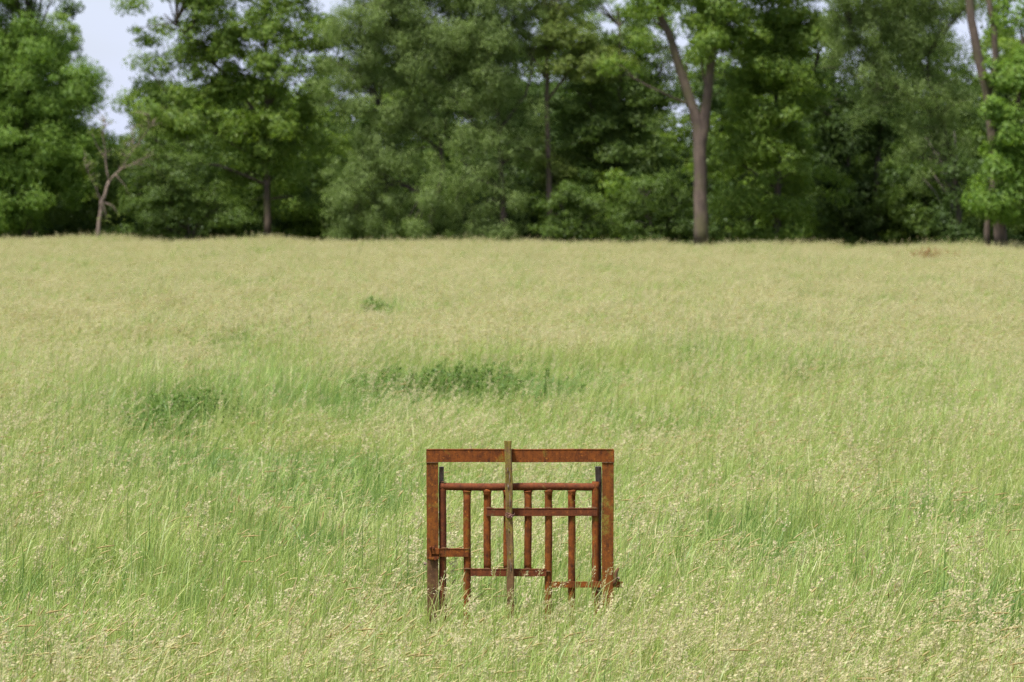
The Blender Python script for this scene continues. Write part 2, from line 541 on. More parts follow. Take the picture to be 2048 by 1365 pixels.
tree('maple_tree', 'tall spreading tree with open lacy upper left crown beside the sky gap', 'tree', 535, 2,
     [([(535, 480), (536, 400), (533, 300), (536, 200), (534, 100), (530, 0), (525, -80)], 8, 3), ([(535, 260), (470, 170), (400, 90), (330, 30)], 4.5, 1.5), ([(534, 330), (440, 270), (340, 230)], 4, 1.5), ([(534, 220), (590, 130), (620, 40)], 4, 1.5),
      ([(535, 370), (440, 330), (360, 320)], 3.5, 1.2)],
     [(300, 50, 62, 70, 0.24), (380, 40, 80, 80, 0.34), (330, 120, 70, 40, 0.30), (480, 70, 90, 90, 0.62), (570, 60, 85, 90, 0.58), (640, 110, 60, 75, 0.55), (540, 140, 90, 45, 0.6, -1.2), (530, 50, 55, 60, 0.45, -1.5), (535, 240, 60, 45, 0.8, -1.5), (390, 130, 60, 40, 0.45), (450, 170, 100, 50, 0.8), (330, 215, 70, 55, 0.85), (430, 240, 120, 45, 1.0), (560, 210, 75, 45, 0.8),
      (500, 300, 85, 34, 1.0), (440, 335, 55, 28, 1.0), (560, 330, 70, 40, 0.9), (610, 270, 60, 50, 0.8), (480, 390, 60, 25, 0.7), (430, -60, 140, 80, 0.7), (560, -70, 90, 80, 0.7), (590, 400, 55, 35, 0.6)],
     'maple', 'grey', 115, 0.17, 0.75, clump=0.62, flat=0.66, gap=-0.55, seed=23, group=G)

tree('shrub', 'wide dark green shrub under the spreading tree, left of its trunk', 'shrub', 380, -2,
     [([(380, 480), (372, 420), (350, 350)], 4, 1.2), ([(382, 480), (410, 420), (430, 380)], 4, 1.2)],
     [(345, 340, 75, 60), (300, 390, 65, 50), (380, 405, 80, 50), (440, 430, 70, 38), (320, 445, 85, 32), (300, 300, 50, 40, 0.7)],
     'dark', 'dark', 95, 0.15, clump=0.5, flat=0.45, seed=24)

tree('willow_tree', 'large pale green willow leaning left, crown reaching down to the grass', 'tree', 850, 0,
     [([(850, 480), (872, 410), (884, 340), (880, 280), (850, 200), (810, 100), (790, 0)], 7, 2.5), ([(880, 300), (800, 240), (740, 200)], 4, 1.5), ([(872, 400), (800, 370), (720, 370)], 4, 1.2), ([(882, 300), (900, 200), (900, 90)], 4, 1.5)],
     [(790, 30, 120, 80), (720, 120, 70, 70, 0.75), (830, 130, 110, 75), (900, 80, 80, 90), (770, 220, 80, 55), (850, 230, 70, 55, 0.85), (770, 300, 95, 55), (720, 350, 70, 50), (700, 410, 62, 48), (760, 420, 70, 45), (690, 455, 55, 28), (740, 455, 60, 26), (800, -60, 130, 70), (660, 190, 45, 45, 0.5), (680, 60, 60, 60, 0.5), (870, 410, 50, 45, 0.8, -1.5), (880, 335, 40, 40, 0.6, -1.5), (840, 455, 60, 24, 1, -1.5)],
     'willow', 'dark', 150, 0.16, 0.36, clump=0.48, flat=0.75, hang=0.35, droop=0.7, up=0.25, gap=-0.75, seed=25, group=G)

tree('willow_tree', 'pale green willow with drooping tiers, right of the leaning willow', 'tree', 1000, 1,
     [([(1010, 480), (1005, 400), (1000, 300), (990, 180), (980, 60), (975, -40)], 7, 2.5), ([(1000, 300), (940, 240), (900, 190)], 3.5, 1.2), ([(1004, 380), (950, 340), (920, 320)], 3.5, 1.2), ([(1000, 260), (1050, 190), (1070, 120)], 3.5, 1.2)],
     [(970, 60, 90, 80), (1030, 40, 60, 70, 0.8), (990, 150, 85, 60), (940, 200, 60, 50), (1030, 220, 60, 40, 0.7), (950, 275, 70, 42), (1010, 300, 70, 40), (960, 360, 62, 36), (1010, 390, 55, 35), (950, 410, 48, 26), (940, 455, 50, 28), (1000, 455, 60, 28), (960, -50, 110, 80)],
     'willow', 'dark', 150, 0.16, 0.36, clump=0.45, flat=0.7, hang=0.4, droop=0.7, up=0.25, gap=-0.8, seed=26, group=G)

tree('slender_tree', 'slender tree with straight reddish trunk showing below a pale green cap of leaves', 'tree', 1098, 3,
     [([(1100, 482), (1099, 400), (1097, 300), (1095, 200), (1094, 120), (1090, 0)], 6.2, 4), ([(1096, 200), (1140, 140), (1180, 110)], 3, 1.2), ([(1095, 160), (1060, 110), (1040, 60)], 3, 1.2)],
     [(1130, 80, 65, 55), (1170, 130, 70, 42), (1100, 60, 60, 50, 0.8), (1090, 0, 80, 50, 0.8), (1215, 130, 50, 36, 0.9), (1070, 320, 40, 50, 0.7), (1110, 350, 50, 70, 0.9, 1.5)],
     'olive', 'grey', 120, 0.16, clump=0.5, flat=0.55, gap=-0.8, seed=27, group=G)

tree('dense_tree', 'dense dark green tree between the slender tree and the forked trunk', 'tree', 1235, 6,
     [([(1235, 482), (1232, 380), (1238, 260), (1240, 120), (1235, 20)], 9, 3), ([(1236, 280), (1180, 210), (1150, 180)], 4, 1.3), ([(1236, 260), (1290, 190), (1320, 150)], 4, 1.3)],
     [(1240, 90, 60, 60, 0.7), (1270, 180, 80, 60), (1190, 230, 85, 60), (1280, 270, 75, 55, 0.85), (1210, 310, 100, 60), (1290, 345, 80, 50), (1170, 180, 50, 50, 0.7), (1150, 20, 60, 40, 0.5), (1290, 60, 50, 60, 0.6), (1325, 125, 40, 45, 0.7)],
     'dark', 'dark', 115, 0.17, clump=0.6, gap=-0.75, seed=28, group=G)

tree('shrub', 'rounded green bush at the foot of the wood, left of the forked trunk', 'shrub', 1310, -1,
     [([(1310, 482), (1300, 440), (1280, 380)], 3, 1), ([(1312, 482), (1340, 440), (1350, 400)], 3, 1)],
     [(1300, 385, 62, 50), (1345, 420, 45, 50), (1275, 435, 60, 42), (1325, 460, 60, 22)],
     'dark', 'dark', 110, 0.15, clump=0.42, seed=29)
tree('shrub', 'mid green bush below the slender tree at the meadow edge', 'shrub', 1140, -1,
     [([(1140, 482), (1132, 440), (1120, 390)], 3, 1), ([(1142, 482), (1170, 440), (1180, 400)], 3, 1)],
     [(1125, 400, 55, 50), (1180, 420, 60, 42), (1110, 455, 50, 28), (1170, 462, 70, 22), (1215, 450, 40, 30)],
     'dark', 'dark', 110, 0.15, clump=0.42, seed=30)

tree('poplar_tree', 'tall tree with bare forked grey trunk standing at the meadow edge', 'tree', 1403, -4,
     [([(1403, 492), (1402, 460), (1402, 430), (1400, 390), (1401, 350), (1399, 310), (1399, 282), (1396, 256), (1387, 222), (1376, 190), (1366, 160), (1354, 125), (1346, 95), (1336, 66), (1322, 40), (1300, -30), (1290, -110)], [15.2, 14.4, 14.0, 13.4, 13.1, 12.8, 13.2, 12.0, 10.0, 9.8, 9.2, 8.6, 8.0, 7.4, 6.8, 5.5, 4.5], 4.5), ([(1401, 310), (1404, 280), (1408, 250), (1411, 215), (1416, 180), (1419, 150), (1424, 100), (1424, 70), (1430, -10), (1440, -100)], [9.0, 10.5, 10.8, 9.8, 9.2, 8.8, 8.0, 7.2, 5.6, 4.2], 4.0),
      ([(1382, 212), (1345, 196), (1300, 176), (1255, 150)], 3.6, 1.4), ([(1376, 196), (1373, 150), (1372, 110)], 2.0, 1.0), ([(1330, 60), (1310, 45), (1296, 20)], 3, 1.2), ([(1414, 190), (1403, 140), (1402, 90)], 3.0, 1.5)],
     [(1300, -10, 70, 45, 0.7, -1), (1360, -40, 90, 60, 0.9), (1440, 30, 85, 65, 0.9), (1410, 100, 55, 40, 0.7, -1), (1480, 90, 60, 55, 0.9), (1450, -60, 100, 70), (1290, 70, 40, 36, 0.5, 1), (1445, 160, 45, 40, 0.55, 1), (1240, 150, 45, 30, 0.7)],
     'maple', 'grey', 110, 0.17, 0.8, clump=0.55, flat=0.7, gap=-0.6, seed=31, group=G)

tree('maple_tree', 'bright leafy tree right of the forked trunk with foliage to the ground', 'tree', 1555, 0,
     [([(1555, 485), (1552, 400), (1556, 300), (1550, 180), (1560, 60), (1565, -40)], 9, 3), ([(1554, 300), (1500, 230), (1460, 190)], 4, 1.3), ([(1553, 260), (1610, 180), (1640, 110)], 4, 1.3), ([(1554, 380), (1500, 340), (1470, 320)], 3.5, 1.2)],
     [(1540, 60, 70, 80, 0.85), (1610, 60, 90, 80), (1500, 170, 65, 55, 0.85), (1580, 180, 80, 50), (1490, 255, 62, 42, 0.9), (1565, 275, 70, 40, 0.8), (1510, 335, 70, 45), (1590, 350, 70, 42, 0.8), (1490, 400, 55, 40), (1570, 410, 65, 42), (1510, 455, 60, 30), (1590, 460, 60, 24), (1560, -50, 120, 70), (1555, 130, 60, 50, 0.9, -1.5), (1550, 225, 65, 45, 0.9, -1.6), (1555, 315, 60, 40, 0.9, -1.6)],
     'maple', 'dark', 115, 0.17, 0.75, clump=0.58, flat=0.68, gap=-0.6, seed=32, group=G)

tree('willow_tree', 'pale willow with long hanging curtains of leaves near the right edge', 'tree', 1915, -2,
     [([(1915, 488), (1918, 420), (1905, 330), (1880, 230), (1840, 130), (1800, 40), (1780, -40)], 7, 2.5), ([(1880, 240), (1800, 180), (1740, 120), (1690, 70)], 4, 1.5), ([(1890, 270), (1860, 180), (1850, 80)], 4, 1.5)],
     [(1700, 60, 65, 60), (1680, 110, 50, 42, 0.9), (1745, 150, 55, 55), (1780, 60, 80, 65), (1730, 215, 38, 34, 0.9), (1860, 70, 70, 70, 0.9), (1830, 160, 72, 50), (1900, 190, 50, 55, 0.9), (1850, 240, 62, 40), (1830, 295, 42, 36), (1895, 290, 55, 40, 0.8), (1830, 345, 24, 26), (1750, -40, 140, 70), (1900, -30, 90, 60)],
     'willow', 'dark', 160, 0.15, 0.36, clump=0.42, flat=0.75, hang=0.55, droop=0.9, up=0.2, gap=-0.8, seed=33, group=G)

tree('twin_trunk_tree', 'bright green tree on a thick twin grey trunk at the right edge', 'tree', 1995, -4,
     [([(2002, 498), (1998, 440), (1994, 360), (1984, 260), (1972, 180), (1952, 110), (1940, 40), (1934, -60)], 14, 8), ([(1975, 498), (1976, 430), (1985, 350)], 7, 5), ([(1974, 190), (1990, 130), (1984, 60), (1972, -10), (1960, -80)], 8, 5), ([(1990, 300), (2030, 220), (2050, 150), (2040, 60)], 6, 3)],
     [(2010, 165, 55, 50, 0.9, -1), (2060, 150, 60, 70, 1, -1), (2000, 240, 58, 50, 1, -2), (2050, 280, 75, 70, 1, -1), (1985, 320, 45, 45, 0.9, -2), (2040, 370, 70, 55, 1, -1.5), (1972, 385, 40, 34, 1, -2), (1995, 418, 60, 22, 1, -2), (2070, 415, 70, 36, 1, -1), (2060, 30, 60, 70, 0.7), (2010, 20, 30, 40, 0.5)],
     'bright', 'grey', 120, 0.17, 0.7, clump=0.55, flat=0.7, seed=34, group=G)

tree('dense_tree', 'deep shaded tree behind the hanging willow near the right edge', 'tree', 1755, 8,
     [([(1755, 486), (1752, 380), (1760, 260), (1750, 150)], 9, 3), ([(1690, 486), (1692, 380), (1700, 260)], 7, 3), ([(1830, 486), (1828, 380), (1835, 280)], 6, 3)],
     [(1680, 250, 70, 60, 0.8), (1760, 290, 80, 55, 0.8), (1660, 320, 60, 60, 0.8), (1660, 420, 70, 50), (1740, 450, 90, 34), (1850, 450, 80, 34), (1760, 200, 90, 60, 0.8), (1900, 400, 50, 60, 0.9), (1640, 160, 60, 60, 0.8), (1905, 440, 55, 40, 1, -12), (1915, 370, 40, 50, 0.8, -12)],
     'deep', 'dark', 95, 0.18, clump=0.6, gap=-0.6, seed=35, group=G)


# ------------------------------------------------------------------ the gate
def gx(z): return (800 + z / 3.034 - 1024) * GATE_Y / FPX       # detail-sheet columns to metres
def gz(z): return CAM_H - (850 + z / 3.034 - HORIZON) * GATE_Y / FPX


gate = empty('rusty_gate', (gx(730), GATE_Y, 0))
tag(gate, 'rusty steel lift gate in a square frame standing alone in the long grass', 'gate')
Y0 = GATE_Y


def uneven(o, amp, seed, cut=0.06):
    """subdivide long pieces and push the points about: plates that are no longer true"""
    me = o.data
    bm = bmesh.new(); bm.from_mesh(me)
    for _ in range(4):
        es = [e for e in bm.edges if e.calc_length() > cut * 2]
        if not es: break
        bmesh.ops.subdivide_edges(bm, edges=es, cuts=1, use_grid_fill=True)
    r = np.random.default_rng(seed)
    ph = r.uniform(0, 6.28, 6)
    for v in bm.verts:
        x, y, z = v.co
        v.co.x += amp * (math.sin(z * 9 + ph[0]) + 0.5 * math.sin(z * 31 + ph[1]))
        v.co.y += amp * (math.sin(z * 7 + x * 8 + ph[2]) + 0.5 * math.sin(x * 27 + z * 22 + ph[3]))
        v.co.z += amp * (math.sin(x * 8 + ph[4]) + 0.5 * math.sin(x * 29 + ph[5]))
    bm.to_mesh(me); bm.free(); me.update()
    return o


def channel_vertical(x0, x1, z0, z1, open_side, depth=0.06, t=0.007):
    """upright angle section: a broad front plate and a web running back on the outer side"""
    m = MB()
    m.box((x0, Y0 - t, z0), (x1, Y0, z1))
    if open_side > 0: m.box((x0, Y0 + 0.0005, z0), (x0 + t, Y0 + depth, z1))
    else: m.box((x1 - t, Y0 + 0.0005, z0), (x1, Y0 + depth, z1))
    return m


# frame: two uprights and the top beam
left_post = uneven(channel_vertical(gx(160), gx(232), gz(818), gz(233), 1).build('post', M['rust_post'], gate, bevel=0.0012), 0.0009, 1)
sl = MB()
sl.box((gx(163), Y0 - 0.004, -0.35), (gx(231), Y0 + 0.004, gz(820)))
sl.box((gx(163), Y0 + 0.0045, -0.35), (gx(163) + 0.007, Y0 + 0.062, gz(820)))
tag(uneven(sl.build('post', M['rust_brown'], gate, bevel=0.001), 0.0006, 2), 'smooth brown lower socket of the left post')
uneven(channel_vertical(gx(1227), gx(1298), -0.35, gz(230), -1).build('post', M['rust_post'], gate, bevel=0.0012), 0.0009, 3)
b = MB()
b.box((gx(158), Y0 - 0.0105, gz(229)), (gx(1301), Y0 - 0.0035, gz(156)))              # front plate of the angle
b.box((gx(158), Y0 - 0.0030, gz(160)), (gx(1299), Y0 + 0.062, gz(152)))               # its flat top
b.box((gx(158), Y0 - 0.0125, gz(155.5)), (gx(1292), Y0 - 0.0032, gz(149)))            # rolled lip
uneven(b.build('top_beam', M['rust'], gate, bevel=0.001), 0.0008, 4)
# weld seams under the beam's ends
for xa, xb in ((158, 232), (1226, 1300)):
    w = MB()
    n = 12
    w.tube([Vector((gx(xa + (xb - xa) * i / n), Y0 - 0.009 + 0.0012 * math.sin(i * 2.1), gz(231 + math.sin(i * 1.7)))) for i in range(n + 1)], [0.0035 + 0.0008 * math.sin(i * 2.7) for i in range(n + 1)], 6)
    w.build('weld_seam', M['rust_brown'], gate, smooth=True)

# dark slides behind the uprights
for xa, xb, zt in ((234, 263, 262), (1188, 1226, 264)):
    g = MB()
    g.box((gx(xa), Y0 + 0.072, -0.35), (gx(xb), Y0 + 0.118, gz(zt)))
    uneven(g.build('slide_timber', M['tar'], gate, bevel=0.003), 0.0018, int(xa))

# the lifting panel
panel = bpy.data.objects.new('lifting_panel', None)
COL.objects.link(panel); panel.parent = gate
panel.location = (0, 0.03, 0)
YP = Y0 + 0.034
RT = 0.0245
n = 40
zt = gz(380)
xs = [gx(240) + (gx(1205) - gx(240)) * i / n for i in range(n + 1)]
top = MB()
top.tube([Vector((x, YP, zt + 0.0018 * math.sin(x * 9) - 0.002 * math.cos(x * 2.2))) for x in xs], [RT * (1 + 0.025 * math.sin(i * 1.9)) for i in range(n + 1)], 16)
top.build('top_rail', M['rust_red'], panel, smooth=True)


def upright(zx, za, zb, name, mat, rad=RT, saddle=True, seed=0, lean=0.0):
    m = MB()
    z0, z1 = gz(zb), gz(za)
    k = max(8, int((z1 - z0) / 0.035))
    pts, rr = [], []
    for i in range(k + 1):
        f = i / k
        z = z0 + (z1 - z0) * f
        pts.append(Vector((gx(zx) + lean * (1 - f) + 0.0012 * math.sin(z * 11 + seed), YP + 0.0012 * math.sin(z * 8 + seed * 2), z)))
        rr.append(rad * (1 + 0.018 * math.sin(z * 60 + seed)))
    if saddle:                       # the end is cut and flared to seat on the top tube
        for d, s in ((0.035, 1.0), (0.022, 1.06), (0.012, 1.2), (0.004, 1.42)):
            pts.append(Vector((gx(zx), YP, z1 - d))); rr.append(rad * (1 + (s - 1) * 0.6))
        q = sorted(zip([p.z for p in pts], range(len(pts))))
        pts = [pts[i] for _, i in q]; rr = [rr[i] for _, i in q]
    m.tube(pts, rr, 14)
    return m.build(name, mat, panel, smooth=True)


GB = 1960                             # foot of the panel, deep in the grass
upright(257, 358, GB, 'stile', M['rust_red'], RT, False, 1)
upright(1189, 350, GB, 'stile', M['rust'], RT, False, 2)
upright(406, 402, GB, 'bar', M['rust'], seed=3)
upright(529, 402, 884, 'bar', M['rust'], seed=4)
upright(650, 402, 884, 'bar', M['rust'], seed=5)
upright(777, 402, 884, 'bar', M['rust'], seed=6)
upright(902, 402, GB, 'bar', M['rust_post'], seed=7)
upright(1044, 402, GB, 'bar', M['rust'], seed=8)
c = MB()
c.tube([Vector((gx(257), YP, gz(352))), Vector((gx(257), YP, gz(348)))], [RT * 0.99, RT * 0.4], 14)
c.build('end_cap', M['rust_brown'], panel, smooth=True)


def rail(xa, xb, za, zb, name, mat, seed, ledge=True, depth=0.034, parent=None):
    """angle-iron rail on the face of the bars: front plate and a narrow ledge"""
    m = MB()
    yb = YP - RT - 0.003
    m.box((gx(xa), yb - 0.0065, gz(zb)), (gx(xb), yb, gz(za)))
    if ledge:
        m.box((gx(xa + 3), yb - 0.0090, gz(za) - 0.004), (gx(xb - 3), yb - 0.0067, gz(za) + 0.0006))
        m.box((gx(xa), yb + 0.0004, gz(za + 7)), (gx(xb), yb + depth, gz(za) - 0.0005))
    return uneven(m.build(name, mat, parent or panel, bevel=0.001), 0.0007, seed)


rail(527, 1200, 511, 558, 'cross_rail', M['rust_red'], 31)
rail(228, 416, 758, 808, 'cross_rail', M['rust'], 32)
rail(428, 890, 881, 926, 'cross_rail', M['rust_red'], 33)
rail(916, 1353, 958, 995, 'cross_rail', M['rust'], 34, False)
for zx, z in ((529, 884), (650, 884), (777, 884), (406, 765), (545, 512), (777, 512), (902, 512), (1044, 512), (1180, 512), (545, 556), (410, 884), (896, 900), (270, 758), (935, 990)):
    m = MB()
    bx0, bz0 = gx(zx), gz(z)
    m.tube([Vector((bx0 - 0.024, YP - RT - 0.002, bz0 + 0.002)), Vector((bx0 - 0.01, YP - RT - 0.004, bz0 + 0.005)), Vector((bx0 + 0.008, YP - RT - 0.004, bz0 + 0.004)), Vector((bx0 + 0.023, YP - RT - 0.002, bz0 + 0.001))],
           [0.003, 0.006, 0.0055, 0.003], 6)
    m.build('weld_bead', M['rust_brown'], panel, smooth=True)

# latch bracket on the left upright
m = MB()
m.box((gx(176), Y0 - 0.026, gz(822)), (gx(234), Y0 - 0.0075, gz(806)))
m.box((gx(178), Y0 - 0.022, gz(805)), (gx(190), Y0 - 0.0075, gz(741)))
m.box((gx(191), Y0 - 0.020, gz(790)), (gx(236), Y0 - 0.0078, gz(756)))
uneven(m.build('latch_bracket', M['rust'], gate, bevel=0.0015), 0.0012, 41)
for zx, z in ((183, 748), (202, 750), (212, 820)):
    m = MB(); m.tube([Vector((gx(zx), Y0 - 0.008, gz(z))), Vector((gx(zx), Y0 - 0.033, gz(z)))], [0.008, 0.0065], 6)
    m.build('bolt', M['rust_red'], gate)
for zx, z, dx in ((150, 850, -1), (1302, 1078, 1), (1328, 940, 1)):
    m = MB(); a = Vector((gx(zx) - dx * 0.03, Y0 + 0.02, gz(z))); bb = Vector((gx(zx) + dx * 0.008, Y0 + 0.02, gz(z)))
    m.tube([a, bb], 0.005, 6); m.tube([bb - Vector((dx * 0.012, 0, 0)), bb], 0.011, 6)
    m.build('bolt', M['tar'], gate)
# bent hook on the right upright
m = MB()
m.tube([Vector((gx(p), Y0 - 0.022 + q * 0.001, gz(z))) for p, z, q in ((1304, 985, 0), (1306, 955, -4), (1312, 930, -8), (1310, 908, -4), (1318, 890, 2), (1329, 874, 6))], [0.011, 0.014, 0.010, 0.013, 0.010, 0.007], 7)
m.tube([Vector((gx(p), Y0 - 0.018, gz(z))) for p, z in ((1308, 950), (1322, 935), (1330, 945), (1322, 955))], 0.006, 6)
m.build('hook', M['rust_brown'], gate, smooth=True)

# the lichen-grown pull bar wired to the panel
m = MB()
sections = []
k = 46
xa0, xb0, z_top, z_bot = 655, 676, gz(97), -0.2
vv = []; ff = []
r_ = np.random.default_rng(9)
for i in range(k + 1):
    f = i / k
    z = z_top + (z_bot - z_top) * f
    xc = gx(655 + (672 - 655) * min(1.0, (z_top - z) / (z_top - gz(1000)))) + 0.0015 * math.sin(z * 13)
    hw = 0.0228 * (1 + 0.05 * math.sin(z * 21 + 1) + r_.normal(0, 0.018))
    yc = Y0 - 0.040
    hd = 0.018
    ring = [(-hw, -hd * 0.75), (-hw * 0.72, -hd), (hw * 0.05, -hd * (0.86 + 0.12 * math.sin(z * 31))), (hw * 0.72, -hd), (hw, -hd * 0.7), (hw, hd), (-hw, hd)]
    for (dx, dy) in ring: vv.append((xc + dx + r_.normal(0, 0.0006), yc + dy + r_.normal(0, 0.0006), z + (r_.normal(0, 0.002) if i == 0 else 0)))
s = 7
for i in range(k):
    for j in range(s):
        j2 = (j + 1) % s
        ff.append((i * s + j, (i + 1) * s + j, (i + 1) * s + j2, i * s + j2))
ff.append(tuple(range(s))); ff.append(tuple(k * s + j for j in range(s - 1, -1, -1)))
m.add(vv, ff)
bar = m.build('pull_bar', M['lichen_wood'], gate)
for z, x, hh in ((272, 652, 26), (318, 664, 70), (372, 655, 34), (462, 666, 95), (640, 660, 20), (778, 667, 22), (860, 672, 60)):
    m = MB()
    zz = gz(z)
    m.tube([Vector((gx(x), Y0 - 0.0585, zz - hh * 0.0011 * 0.5)), Vector((gx(x) + 0.002, Y0 - 0.0592, zz)), Vector((gx(x) - 0.001, Y0 - 0.0585, zz + hh * 0.0011 * 0.5))], [0.0008, 0.0036, 0.0008], 5)
    kn = m.build('crack', M['tar'], bar)
    kn.location = (0, 0, 0); kn.matrix_parent_inverse = Matrix.Identity(4)
    kn.location = -Vector(gate.location) - Vector(bar.location)
m = MB()
for q in range(3):
    pts = []
    for i in range(25):
        a = i / 24 * 2 * math.pi
        pts.append(Vector((gx(667) + 0.029 * math.cos(a), Y0 - 0.040 + 0.026 * math.sin(a), gz(540 + q * 8) + 0.006 * math.sin(a * 2 + q))))
    m.tube(pts, 0.0026, 5)
m.tube([Vector((gx(672), Y0 - 0.066, gz(545))), Vector((gx(660), Y0 - 0.072, gz(556))), Vector((gx(671), Y0 - 0.070, gz(570))), Vector((gx(678), Y0 - 0.068, gz(552)))], [0.004, 0.005, 0.003, 0.004], 5)
w = m.build('wire_tie', M['wire'], bar, smooth=True)
w.location = -Vector(gate.location) - Vector(bar.location)


# ------------------------------------------------------------------ grass
def blade_tile(name, nb, size, seed, h0=0.66, hs=0.15, w0=0.0062, lean0=0.52, mat='blade'):
    r = np.random.default_rng(seed)
    root = np.stack([r.uniform(-size, size, nb), r.uniform(-size, size, nb), np.zeros(nb)], 1)
    tuft = r.uniform(-size, size, (nb // 26, 2))               # blades gather into tussocks
    ti = r.integers(0, len(tuft), nb)
    tk = r.uniform(0, 1, nb) < 0.65
    root[tk, :2] = tuft[ti[tk]] + r.normal(0, 0.05, (tk.sum(), 2))
    h = np.clip(r.normal(h0, hs, nb), 0.2, 1.05)
    taz = r.normal(0.10, 0.95, len(tuft)); th = r.uniform(0.72, 1.18, len(tuft)); tl = r.uniform(0.6, 1.5, len(tuft))
    az = np.where(tk, taz[ti] + r.normal(0, 0.55, nb), r.normal(0.10, 1.1, nb))
    h = np.where(tk, h * th[ti], h)
    ln = np.clip(np.abs(r.normal(lean0 * 0.75, 0.30, nb)) * np.where(tk, tl[ti], 1.0), 0.02, 1.35)
    d = np.stack([np.cos(az), np.sin(az), np.zeros(nb)], 1)
    fa = r.uniform(0, math.pi, nb)
    wv = np.stack([np.cos(fa), np.sin(fa), np.zeros(nb)], 1)
    w = w0 * r.uniform(0.6, 1.5, nb)
    T = [0.0, 0.38, 0.68, 0.88, 1.0]
    Wd = [0.8, 1.0, 0.8, 0.5, 0.0]
    rows = []
    for t_, wd in zip(T, Wd):
        z = h * (t_ - 0.42 * ln * t_ ** 4)
        p = root + d * (h * ln * t_ ** 2.6)[:, None]
        p[:, 2] = z
        if wd > 0:
            rows.append(p - wv * (w * wd * 0.5)[:, None]); rows.append(p + wv * (w * wd * 0.5)[:, None])
        else:
            rows.append(p)
    v = np.stack(rows, 1)              # nb, 9, 3
    base = (np.arange(nb) * 9)[:, None]
    q = np.concatenate([base + np.array([[0, 1, 3, 2]]), base + np.array([[2, 3, 5, 4]]), base + np.array([[4, 5, 7, 6]])], 1)
    tri = base + np.array([[6, 7, 8]])
    fl = np.concatenate([q, tri], 1).ravel()
    cnt = np.tile(np.array([4, 4, 4, 3]), nb)
    me = mesh_np(name, v.reshape(-1, 3), fl, cnt, M[mat])
    return bpy.data.objects.new(name, me)


class Buf:
    def __init__(s): s.v = []; s.f = []; s.c = []; s.m = []; s.n = 0
    def add(s, v, faces, mi):
        s.v.append(np.asarray(v, np.float32))
        for q in faces:
            s.f.extend([i + s.n for i in q]); s.c.append(len(q)); s.m.append(mi)
        s.n += len(v)
    def mesh(s, name, mats):
        me = mesh_np(name, np.concatenate(s.v), s.f, s.c, mats)
        me.polygons.foreach_set('material_index', np.array(s.m, np.int32))
        return me


OCT = [(0, 2, 4), (2, 1, 4), (1, 3, 4), (3, 0, 4), (2, 0, 5), (1, 2, 5), (3, 1, 5), (0, 3, 5)]


def spikelet(p, ax, L_, w, r):
    ax = ax / np.linalg.norm(ax)
    u = np.cross(ax, [0.3, 0.5, 0.8]); u /= np.linalg.norm(u); w2 = np.cross(ax, u)
    return [p + u * w, p - u * w, p + w2 * w, p - w2 * w, p + ax * L_ * 0.6, p - ax * L_ * 0.4]


